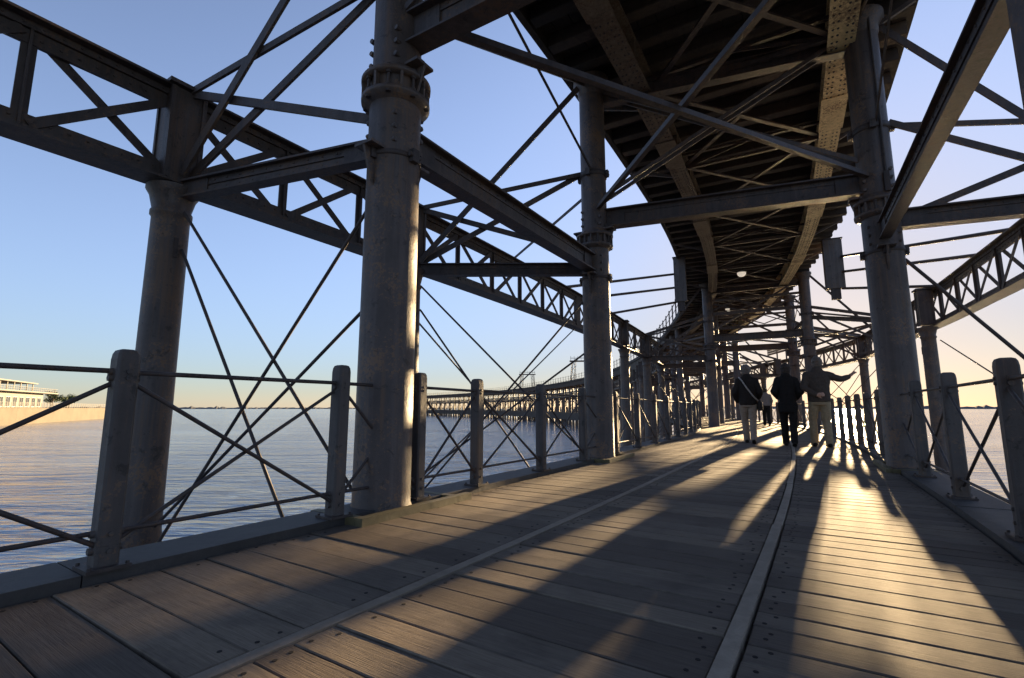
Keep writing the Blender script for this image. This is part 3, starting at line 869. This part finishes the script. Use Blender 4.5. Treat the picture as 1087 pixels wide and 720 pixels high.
while s < 290:
    m_ = MB()
    for t in (-2.65, 0, 3.75, 6.35):
        zt = 3.0 if t in (-2.65, 6.35) else 6.0
        m_.tube(P(s, t, -4), P(s, t, zt), .21, n=8)
    m_.beam(P(s, -2.65, 3.0), P(s, 6.35, 3.0), .2, .22); m_.beam(P(s, 0, 6.0), P(s, 3.75, 6.0), .2, .25)
    for a_, b_ in (((0, 3.1), (3.75, 6)), ((3.75, 3.1), (0, 6)), ((-2.65, 3.1), (0, 6)), ((6.35, 3.1), (3.75, 6)), ((-2.65, -.4), (0, 3)), ((0, -.4), (-2.65, 3))):
        m_.beam(P(s, *a_), P(s, *b_), .08, .08)
    for t in (-2.65, -.9, 4.6, 6.35):
        m_.tube(P(s+2.4, t, -4), P(s+2.4, t, -.1), .16, n=6)
    m_.beam(P(s, -2.65, -.35), P(s, 6.35, -.35), .3, .35)
    solo('pier_trestle', m_, IRON, P(s, 1.85, 0), 'small row of piles and braces under the distant part of the pier across the water', 'trestle', 'distant pile rows of the curving pier')
    s += 4.8
m_ = MB(); m_.sweep(92, 290, -2.9, -2.55, -1.5, -.05, 1.0); m_.sweep(92, 290, 6.25, 6.6, -1.5, -.05, 1.0)
solo('fender_beam', m_, UNDERWOOD, P(95, -2.7, 0), 'dark low fender timbers along the distant pier just above the water', 'fender')

# inspection towers on the distant deck
for s, lab in ((151, 'smaller iron frame tower on the distant deck, the one farther left'), (108, 'larger iron frame tower on the distant deck, beside the second left column')):
    th = thing('frame_tower', P(s, 1.9, 6.7), lab, 'tower', 'frame towers on the distant deck')
    a = tang(s); n = norm(s); c = P(s, 1.9, 6.74)
    d = V((0, 0, EYE))-c; d.z = 0; d.normalize(); e = d.cross(Z)
    top = 4.1
    for x in (-1, 1):
        for y in (-1, 1):
            m_ = MB(); m_.beam(c+e*2.3*x+a*.4*y, c+e*1.85*x+a*.4*y+Z*top, .14, .14); part('leg', m_, DARKIRON, th)
            m_ = MB(); m_.beam(c+e*1.45*x+a*.4*y, c+e*1.25*x+a*.4*y+Z*top, .11, .11); part('leg', m_, DARKIRON, th)
        m_ = MB()
        for k in range(4):
            z0, z1 = top*k/4, top*(k+1)/4
            xa = (2.3-.45*k/4) if k % 2 == 0 else (1.45-.2*k/4); xb = (1.45-.2*(k+1)/4) if k % 2 == 0 else (2.3-.45*(k+1)/4)
            m_.beam(c+e*xa*x+Z*z0, c+e*xb*x+Z*z1, .08, .08)
        part('lattice', m_, DARKIRON, th)
    m_ = MB(); m_.obox(c+Z*(top+.08), e*2.5, d*.8, Z*.1); part('platform', m_, DARKIRON, th)
    m_ = MB()
    for k in range(7):
        x = -2.25+4.5*k/6
        for dy in (-.7, .7): m_.beam(c+e*x+d*dy+Z*(top+.15), c+e*x+d*dy+Z*(top+1.15), .05, .05)
    for dy in (-.7, .7): m_.beam(c-e*2.3+d*dy+Z*(top+.75), c+e*2.3+d*dy+Z*(top+.75), .05, .05)
    part('platform_rail', m_, DARKIRON, th)

# ------------------------------------------------------------------ quay with building
QW = plain_mat('quay_render', (.105, .09, .07), .85, .14, .35, .3)
WHITE = plain_mat('white_paint', (.16, .153, .14), .6, .06, 2, 0)
PAVE = plain_mat('quay_paving', (.2, .19, .175), .9, .15, 1.5, 0)
GLASS, nt, b = newmat('dark_window_glass'); b.inputs['Base Color'].default_value = (.03, .035, .045, 1); b.inputs['Roughness'].default_value = .12
q0 = V((-82, 64.5, 0)); q1 = V((-133, 161, 0))
u = (q1-q0).normalized(); w = V((-u.y, u.x, 0))     # w points to the land side (left)
if w.x > 0: w = -w
QH = .72
m_ = MB(); L = (q1-q0).length
n = 14
for i in range(n):
    a_ = q0+u*(L*i/n+.015); b_ = q0+u*(L*(i+1)/n-.015)
    m_.beam(a_+w*.4+Z*((QH+WATER-2)/2), b_+w*.4+Z*((QH+WATER-2)/2), .8, QH-WATER+2)
m_.beam(q0+w*.38+Z*(QH+.09), q1+w*.38+Z*(QH+.09), .9, .18)
m_.beam(q0+w*.35+Z*(WATER+.25), q1+w*.35+Z*(WATER+.25), .86, .5)
solo('quay_wall', m_, QW, q0, 'long sunlit cream quay wall by the water at the far left', 'wall')
m_ = MB(); m_.add([q0+w*.8+Z*(QH), q1+w*.8+Z*QH, q1+w*70+Z*QH, q0+w*70+Z*QH, q0+w*.8+Z*(QH-4), q1+w*.8+Z*(QH-4), q1+w*70+Z*(QH-4), q0+w*70+Z*(QH-4)], [(0,1,2,3),(0,4,5,1),(1,5,6,2),(2,6,7,3),(3,7,4,0)])
solo('quay_pavement', m_, PAVE, q0, kind='structure')
th = thing('quay_railing', q0+w*.5+Z*QH, 'white railing on top of the cream quay wall', 'railing')
for i in range(56):
    c = q0+u*(L*(i+.3)/56)+w*.5; m_ = MB(); m_.beam(c+Z*(QH+.18), c+Z*(QH+1.3), .09, .09); part('post', m_, WHITE, th)
for z in (.5, .78, 1.05, 1.28):
    m_ = MB(); m_.beam(q0+w*.5+Z*(QH+z), q1+w*.5+Z*(QH+z), .05, .06); part('rail', m_, WHITE, th)
# terrace building
bc = q0+u*10+w*7+Z*QH; bl = 66; bd = 11
th = thing('terrace_building', bc, 'white waterside building with roof canopy behind the quay railing', 'building')
m_ = MB(); m_.beam(bc+w*bd/2+Z*1.9, bc+u*bl+w*bd/2+Z*1.9, bd, 3.8); part('wall', m_, WHITE, th)
m_ = MB(); m_.beam(bc-u*1+w*(bd/2-.8)+Z*3.95, bc+u*(bl+2.5)+w*(bd/2-.8)+Z*3.95, bd+3.0, .3); part('terrace_floor', m_, WHITE, th)
m_ = MB(); m_.beam(bc+u*1+w*(bd/2-.5)+Z*6.5, bc+u*(bl-6)+w*(bd/2-.5)+Z*6.2, bd, .28); part('canopy_roof', m_, WHITE, th)
m_ = MB(); m_.beam(bc+u*2+w*(bd/2+2)+Z*5.2, bc+u*(bl*.5)+w*(bd/2+2)+Z*5.2, bd-5, 2.3); part('upper_wall', m_, plain_mat('tan_wall', (.12, .095, .07), .8, .1, 1, 0), th)
for i in range(17):
    c = bc+u*(1.5+i*3.6)+w*.2; m_ = MB(); m_.beam(c+Z*4.1, c+Z*6.3, .16, .16); part('canopy_post', m_, WHITE, th)
for i in range(18):
    c = bc+u*(2.2+i*3.6)-w*.02
    m_ = MB(); m_.beam(c+Z*1.6-u*1.15, c+Z*1.6+u*1.15, .08, 2.3); wi = part('window_frame', m_, plain_mat('window_frame_paint', (.5, .48, .46), .5, .05, 2, 0), th)
    for k in (-1, 1):
        m_ = MB(); m_.beam(c+Z*1.6+u*(.56*k-.5)-w*.035, c+Z*1.6+u*(.56*k+.5)-w*.035, .05, 2.1); part('pane', m_, GLASS, wi)
m_ = MB()
for i in range(56):
    c = bc+u*(-.8+i*1.22)-w*2.2; m_.beam(c+Z*4.1, c+Z*5.0, .06, .06)
m_.beam(bc-u*.9-w*2.2+Z*5.0, bc+u*(bl+2.3)-w*2.2+Z*5.0, .07, .07); m_.beam(bc-u*.9-w*2.2+Z*4.55, bc+u*(bl+2.3)-w*2.2+Z*4.55, .04, .05)
part('terrace_railing', m_, WHITE, th)
# trees by the quay
LEAF = plain_mat('dark_leaves', (.05, .07, .03), .8, .45, .9, 0)
BARK = plain_mat('bark', (.12, .09, .065), .9, .3, 3, 0)
def tree(c, h, r, label, seed):
    rnd = random.Random(seed)
    th = thing('tree', c, label, 'tree', 'trees on the quay')
    m_ = MB(); m_.tube(c, c+Z*h*.55, .16, .1, 8)
    for k in range(5):
        an = k*1.26; m_.tube(c+Z*h*.42, c+Z*h*.7+V((math.cos(an), math.sin(an), 0))*r*.55, .08, .03, 6)
    part('trunk', m_, BARK, th)
    m_ = MB()
    cl = [(V((rnd.uniform(-1, 1)*r*.7, rnd.uniform(-1, 1)*r*.7, h*(.55+.35*rnd.random()))), r*rnd.uniform(.3, .5)) for _ in range(11)]
    for _ in range(900):
        q, rr_ = rnd.choice(cl)
        d = V((rnd.gauss(0, 1), rnd.gauss(0, 1), rnd.gauss(0, .8))); d.normalize()
        p = c+q+d*rr_*rnd.random()**.4
        e1 = V((rnd.gauss(0, 1), rnd.gauss(0, 1), rnd.gauss(0, 1))).normalized(); e2 = e1.cross(d).normalized()
        k = rnd.uniform(.1, .22)
        m_.add([p-e1*k, p+e2*k*.6, p+e1*k, p-e2*k*.6], [(0, 1, 2, 3)])
    part('crown', m_, LEAF, th)
for i, (du, dw, h, r, lab) in enumerate(((87, 8, 5.0, 2.2, 'round dark tree just right of the white building'), (93, 10, 4.2, 2.2, 'low dark tree behind the quay railing, second right of the building'), (99, 8, 3.8, 2.0, 'small dark tree near the end of the quay'), (105, 9, 4.4, 2.4, 'last dark tree at the end of the quay by the railing post'), (40, 22, 9.4, 4.2, 'taller green tree rising behind the white building'), (54, 22, 9.0, 3.8, 'bushy tree behind the canopy of the white building'))):
    tree(q0+u*du+w*dw+Z*QH, h, r, lab, 40+i)

# ------------------------------------------------------------------ people
def cloth(name, c, rough=.85): return plain_mat(name, c, rough, .18, 30, .25, .15)
SKIN = plain_mat('skin', (.42, .26, .19), .55, .06, 12, 0)
def remeshed(name, mb, mat, parent, vox, smooth=3):
    me = mb.mesh(name); fixnorm(me)
    o = bpy.data.objects.new(name+'_tmp', me); COL.objects.link(o)
    r = o.modifiers.new('r', 'REMESH'); r.mode = 'VOXEL'; r.voxel_size = vox; r.use_smooth_shade = True
    if smooth:
        sm = o.modifiers.new('s', 'SMOOTH'); sm.iterations = smooth; sm.factor = .5
    dg = bpy.context.evaluated_depsgraph_get()
    me2 = bpy.data.meshes.new_from_object(o.evaluated_get(dg)); me2.name = name
    bpy.data.objects.remove(o); bpy.data.meshes.remove(me)
    me2.materials.clear(); me2.materials.append(mat)
    me2.polygons.foreach_set('use_smooth', [True]*len(me2.polygons))
    ob = bpy.data.objects.new(name, me2); COL.objects.link(ob); ob.parent = parent
    return ob
def limb(m_, pts, rs):
    for (p, q), (a_, b_) in zip(zip(pts, pts[1:]), zip(rs, rs[1:])):
        m_.tube(p, q, a_, b_, 12)
    for p, r in zip(pts, rs): m_.ell(p, r, r, r, 12, 8)
def hand(m_, wrist, d, palm_n, side, curl=.5, point=False):
    d = V(d).normalized(); pn = V(palm_n); pn = (pn - d*pn.dot(d)).normalized(); sx = d.cross(pn)*side
    rot = Matrix((sx, pn, d)).transposed()
    m_.ell(wrist+d*.05, .042, .017, .055, 12, 8, rot)
    for i, (o, L) in enumerate(((-.03, .062), (-.01, .078), (.011, .084), (.031, .074))):
        k = .12 if (point and i == 3) else curl
        p0 = wrist+d*.085+sx*o; p1 = p0+(d*math.cos(k*.6)+pn*math.sin(k*.6))*L*.5; p2 = p1+(d*math.cos(k*1.7)+pn*math.sin(k*1.7))*L*.5
        limb(m_, [p0, p1, p2], [.0105, .0095, .0085])
    p0 = wrist+d*.03+sx*.035; p1 = p0+(d*.7+sx*.65+pn*.2).normalized()*.036; p2 = p1+(d*.9+sx*.25+pn*.3).normalized()*.032
    limb(m_, [p0, p1, p2], [.013, .011, .009])
def person(loc, heading, H, pose, cols, label, coat_len=.86, hat=None, hair=(.55, .52, .48), bag=False, long_hair=False, build=1.0):
    k = H/1.75
    th = thing('person', loc, label, 'person', 'people walking on the boardwalk')
    th.rotation_euler = (0, 0, -heading); th.scale = (k, k, k)
    lean = pose.get('lean', 0.0)
    sh_z, hip_z = 1.43, .93
    ft = pose['feet']; kn = pose['knees']; el = pose['elbows']; wr = pose['wrists']
    hy = pose.get('head', (0, .03))
    hips = [V((-.09, 0, hip_z)), V((.09, 0, hip_z))]
    shl = [V((-.165*build, lean, sh_z-.035)), V((.165*build, lean, sh_z-.035))]
    hc = V((hy[0], hy[1]+lean, 1.612)); hs_ = pose.get('hair', 1.0)
    # body
    m_ = MB()
    m_.ell(hc+Z*.03, .073, .092, .095); m_.ell(hc+V((0, .022, -.045)), .056, .066, .07)
    m_.ell(hc+V((0, .095, -.02)), .013, .02, .024); m_.ell(hc+V((0, .072, -.085)), .03, .022, .022)
    m_.ell(hc+V((0, .083, -.055)), .022, .01, .008); m_.ell(hc+V((0, .08, .018)), .05, .016, .01)
    for sx in (-1, 1):
        m_.ell(hc+V((sx*.074, -.005, -.005)), .012, .02, .033); m_.ell(hc+V((sx*.03, .083, .002)), .012, .008, .008)
    m_.tube(V((0, lean-.01, 1.42)), hc-Z*.06+V((0, -.015, 0)), .058, .052, 12)
    m_.rings([(0, 0, .86, .15, .10), (0, 0, .98, .16, .105), (0, lean*.4, 1.12, .14, .1), (0, lean*.8, 1.3, .165, .112), (0, lean, 1.42, .15, .09), (0, lean, 1.47, .07, .06)])
    for i in (0, 1):
        limb(m_, [hips[i], V(kn[i]), V(ft[i])+Z*.08], [.085, .058, .042])
        limb(m_, [shl[i], V(el[i]), V(wr[i])], [.052, .041, .03])
        limb(m_, [V(ft[i])+Z*.06, V(ft[i])+V((0, .13, .035))], [.04, .03])
        d = (V(wr[i])-V(el[i])).normalized()
        hd = pose.get('hand_dir', [None, None])[i] or d
        hand(m_, V(wr[i]), hd, pose.get('palm', [(1, 0, 0), (-1, 0, 0)])[i], -1 if i == 0 else 1, pose.get('curl', [.6, .6])[i], pose.get('point', [False, False])[i])
    remeshed('body', m_, SKIN, th, .0075, 2)
    # jacket
    m_ = MB(); bw = build
    m_.rings([(0, 0, coat_len, .185*bw, .135*bw), (0, -.005, coat_len+.06, .19*bw, .14*bw), (0, 0, 1.08, .182*bw, .137*bw), (0, lean*.7, 1.25, .198*bw, .14*bw), (0, lean, 1.38, .195*bw, .125), (0, lean, 1.445, .13*bw, .1), (0, lean-.008, 1.5, .092, .088), (0, lean-.008, 1.545, .075, .075)], 20)
    for i in (0, 1):
        w2 = V(wr[i])-(V(wr[i])-V(el[i])).normalized()*.02
        limb(m_, [shl[i]+V((0, 0, -.015)), V(el[i]), w2], [.082, .063, .047])
        m_.ell(shl[i]*1.0+V((-.055 if i else .055, 0, .0)), .1, .088, .07)
    jk = remeshed('jacket', m_, cols[0], th, .013, 4)
    # creases
    tx = bpy.data.textures.get('folds') or bpy.data.textures.new('folds', 'CLOUDS'); tx.noise_scale = .11
    dm = jk.modifiers.new('folds', 'DISPLACE'); dm.texture = tx; dm.strength = .03; dm.mid_level = .5
    # trousers
    m_ = MB()
    m_.rings([(0, 0, .80, .165, .125), (0, 0, .92, .165, .128), (0, 0, 1.0, .155, .115)], 18)
    for i in (0, 1):
        limb(m_, [hips[i]-Z*.06, V(kn[i]), V(ft[i])+Z*.075], [.102, .077, .066])
    tr = remeshed('trousers', m_, cols[1], th, .013, 3)
    dm = tr.modifiers.new('folds', 'DISPLACE'); dm.texture = tx; dm.strength = .022; dm.mid_level = .5
    for i in (0, 1):
        m_ = MB(); f = V(ft[i]); toe = pose.get('toe', [0, 0])[i]
        rx = Matrix.Rotation(toe, 3, 'X')
        for c, r in ((V((0, -.03, .045)), (.045, .055, .045)), (V((0, .06, .036)), (.047, .075, .036)), (V((0, .13, .03)), (.044, .07, .03)), (V((0, .05, .012)), (.046, .15, .012))):
            m_.ell(f+rx @ c, *r, 12, 8, rx)
        remeshed('shoe', m_, cols[2], th, .009, 2)
    # hair
    m_ = MB()
    m_.ell(hc+V((0, -.014, .04)), .086*hs_, .102*hs_, .097*hs_)
    m_.ell(hc+V((0, -.045, -.015)), .08*hs_, .066*hs_, .085*hs_)
    if long_hair: m_.ell(hc+V((0, -.05, -.06)), .078, .06, .085)
    cut = MB()
    hm = cloth('hair_'+label[:12], hair, .6)
    ho = remeshed('hair', m_, hm, th, .009, 1)
    tx2 = bpy.data.textures.get('locks') or bpy.data.textures.new('locks', 'CLOUDS'); tx2.noise_scale = .03
    dm = ho.modifiers.new('locks', 'DISPLACE'); dm.texture = tx2; dm.strength = .035
    if bag:
        m_ = MB(); pts = [V((-.155, -.03, 1.47)), V((-.10, -.125, 1.40)), V((0, -.165, 1.22)), V((.13, -.16, 1.02)), V((.22, -.09, .93))]
        for p, q in zip(pts, pts[1:]): m_.beam(p, q, .03, .012, up=V((0, -1, 0)))
        bg = MB(); bg.rings([(.235, -.01, .72, .05, .115), (.24, -.01, .74, .06, .13), (.24, -.01, .88, .055, .125), (.235, -.01, .95, .035, .11)], 14)
        b_ = part_local('bag', bg, cols[3], th); part_local('bag_strap', m_, cols[4], th)
    return th
def part_local(name, mb, mat, parent):
    me = mb.mesh(name); fixnorm(me); me.materials.append(mat)
    o = bpy.data.objects.new(name, me); COL.objects.link(o); o.parent = parent; return o
HD = R(27)
black = cloth('black_cloth', (.016, .015, .015)); dark = cloth('dark_jacket', (.028, .024, .022)); brown = cloth('brown_jacket', (.07, .058, .05))
beige = cloth('beige_trousers', (.30, .25, .2)); khaki = cloth('khaki_trousers', (.30, .25, .165)); shoe = cloth('dark_shoes', (.02, .017, .015), .5)
grey = cloth('pale_top', (.2, .18, .17)); strapm = cloth('pale_strap', (.34, .32, .3)); bagm = cloth('dark_bag', (.03, .026, .024), .6)
person((5.33, 11.02, .002), HD, 1.76, dict(hair=1.22, feet=[(-.07, .17, 0), (.075, -.17, .035)], knees=[(-.085, .15, .51), (.08, -.01, .50)], toe=[0, -.4],
    elbows=[(-.265, -.06, 1.12), (.26, -.03, 1.12)], wrists=[(-.215, .10, .92), (.20, .17, .97)], lean=.03, head=(-.005, .035)),
    [dark, beige, shoe, bagm, strapm], 'grey haired walker in dark jacket and beige trousers with a pale bag strap', .84, hair=(.16, .14, .125), bag=True, build=1.0)
person((5.75, 10.18, .002), HD, 1.72, dict(feet=[(-.075, .17, 0), (.07, -.13, .03)], knees=[(-.08, .15, .51), (.08, -.01, .50)], toe=[0, -.35],
    hair=1.12, elbows=[(-.25, -.07, 1.14), (.255, -.06, 1.13)], wrists=[(-.16, .13, 1.0), (.17, .13, .99)], lean=.035, head=(.01, .03)),
    [black, black, shoe], 'walker dressed all in black with hands in front, in the middle of the group', .70, hair=(.05, .04, .035), build=.93, long_hair=True)
person((6.29, 9.98, .002), R(20), 1.84, dict(feet=[(-.11, .13, 0), (.10, -.05, 0)], knees=[(-.11, .12, .51), (.10, .03, .5)],
    hair=1.08, elbows=[(-.275, -.10, 1.14), (.40, .06, 1.30)], wrists=[(-.08, -.20, .99), (.58, .16, 1.35)], hand_dir=[(1, -.05, .12), (.72, .12, .7)], palm=[(0, 1, 0), (0, .3, -1)], curl=[.7, .35], point=[False, True], lean=.02, head=(.02, .03)),
    [brown, khaki, shoe], 'man in brown jacket and khaki trousers pointing with his right arm stretched out', .86, hair=(.13, .11, .095), build=1.06)
person((11.5, 22.1, .002), R(18), 1.70, dict(feet=[(-.08, .14, 0), (.08, -.12, .02)], knees=[(-.08, .13, .5), (.08, .0, .5)], toe=[0, -.3],
    hair=1.1, elbows=[(-.24, -.04, 1.15), (.24, -.05, 1.15)], wrists=[(-.22, .06, .92), (.22, .10, .93)]),
    [grey, black, shoe], 'small distant walker in pale top and black trousers, between the first two walkers', .92, hair=(.05, .04, .03))

# base frame of timber round the foreground columns
for cc, lab in ((A, 'wooden base frame round the foot of the foreground column'), (B, 'wooden base frame round the foot of the second left column'), (RR, 'wooden base frame round the foot of the large right column')):
    s, t = cc; m_ = MB(); sg = 1 if t < 1 else -1
    m_.sweep(s-.45, s+.75, t+sg*.26-.02, t+sg*.26+.05, -.02, .052, .3)
    m_.sweep(s-.45, s-.38, t-.24, t+.237, -.02, .049, .3); m_.sweep(s+.55, s+.62, t-.24, t+.237, -.02, .049, .3)
    solo('base_frame', m_, MOSSWOOD, P(s, t, 0), lab, 'base frame', 'wooden frames round the column feet')

# ------------------------------------------------------------------ light, sky, camera
AZ = R(34.1); EL = R(7.6)
w = bpy.data.worlds.new('World'); sc.world = w; w.use_nodes = True
nt = w.node_tree; bg = nt.nodes['Background']
sky = nt.nodes.new('ShaderNodeTexSky'); sky.sky_type = 'NISHITA'; sky.sun_disc = False
sky.sun_elevation = EL; sky.sun_rotation = AZ
sky.air_density = .85; sky.dust_density = .5; sky.ozone_density = 2.5
# soften the range of the sky's brightness, keeping its hues
dp = N(nt, 'ShaderNodeVectorMath', operation='DOT_PRODUCT'); dp.inputs[1].default_value = (.25, .6, .15)
nt.links.new(sky.outputs[0], dp.inputs[0])
sq = N(nt, 'ShaderNodeMath', operation='MULTIPLY_ADD'); nt.links.new(dp.outputs['Value'], sq.inputs[0]); nt.links.new(dp.outputs['Value'], sq.inputs[1]); sq.inputs[2].default_value = 1.05
dv = N(nt, 'ShaderNodeMath', operation='DIVIDE'); nt.links.new(dp.outputs['Value'], dv.inputs[0]); nt.links.new(sq.outputs[0], dv.inputs[1])
tn = N(nt, 'ShaderNodeVectorMath', operation='MULTIPLY'); nt.links.new(sky.outputs[0], tn.inputs[0]); tn.inputs[1].default_value = (1.60, 1.48, 1.66)
scl = N(nt, 'ShaderNodeVectorMath', operation='SCALE'); nt.links.new(tn.outputs['Vector'], scl.inputs[0]); pl_ = N(nt, 'ShaderNodeMath', operation='ADD'); nt.links.new(dv.outputs[0], pl_.inputs[0]); pl_.inputs[1].default_value = .013
nt.links.new(pl_.outputs[0], scl.inputs['Scale'])
hs = N(nt, 'ShaderNodeHueSaturation'); hs.inputs['Saturation'].default_value = .82; scl.label = 'sky'
nt.links.new(scl.outputs['Vector'], hs.inputs['Color'])
nt.links.new(hs.outputs['Color'], bg.inputs[0]); bg.inputs[1].default_value = .078
sl = bpy.data.lights.new('sun', 'SUN'); sl.energy = 4.8; sl.angle = R(.53); sl.color = (1, .71, .38)
so = bpy.data.objects.new('sun', sl); COL.objects.link(so)
sd = V((math.sin(AZ)*math.cos(EL), math.cos(AZ)*math.cos(EL), math.sin(EL)))
so.rotation_euler = sd.to_track_quat('Z', 'Y').to_euler(); so.location = sd*50

cam = bpy.data.cameras.new('camera'); co = bpy.data.objects.new('camera', cam); COL.objects.link(co)
co.location = (0, 0, EYE); co.rotation_euler = (R(90+8.15), 0, 0)
cam.sensor_width = 36; cam.lens = 513.3/1087*36; cam.clip_end = 20000; cam.clip_start = .05
sc.camera = co
sc.render.resolution_x = 1024; sc.render.resolution_y = 678
sc.view_settings.view_transform = 'Standard'; sc.view_settings.look = 'None'
sc.view_settings.exposure = 2.52; sc.view_settings.gamma = 1
sc.render.engine = 'CYCLES'
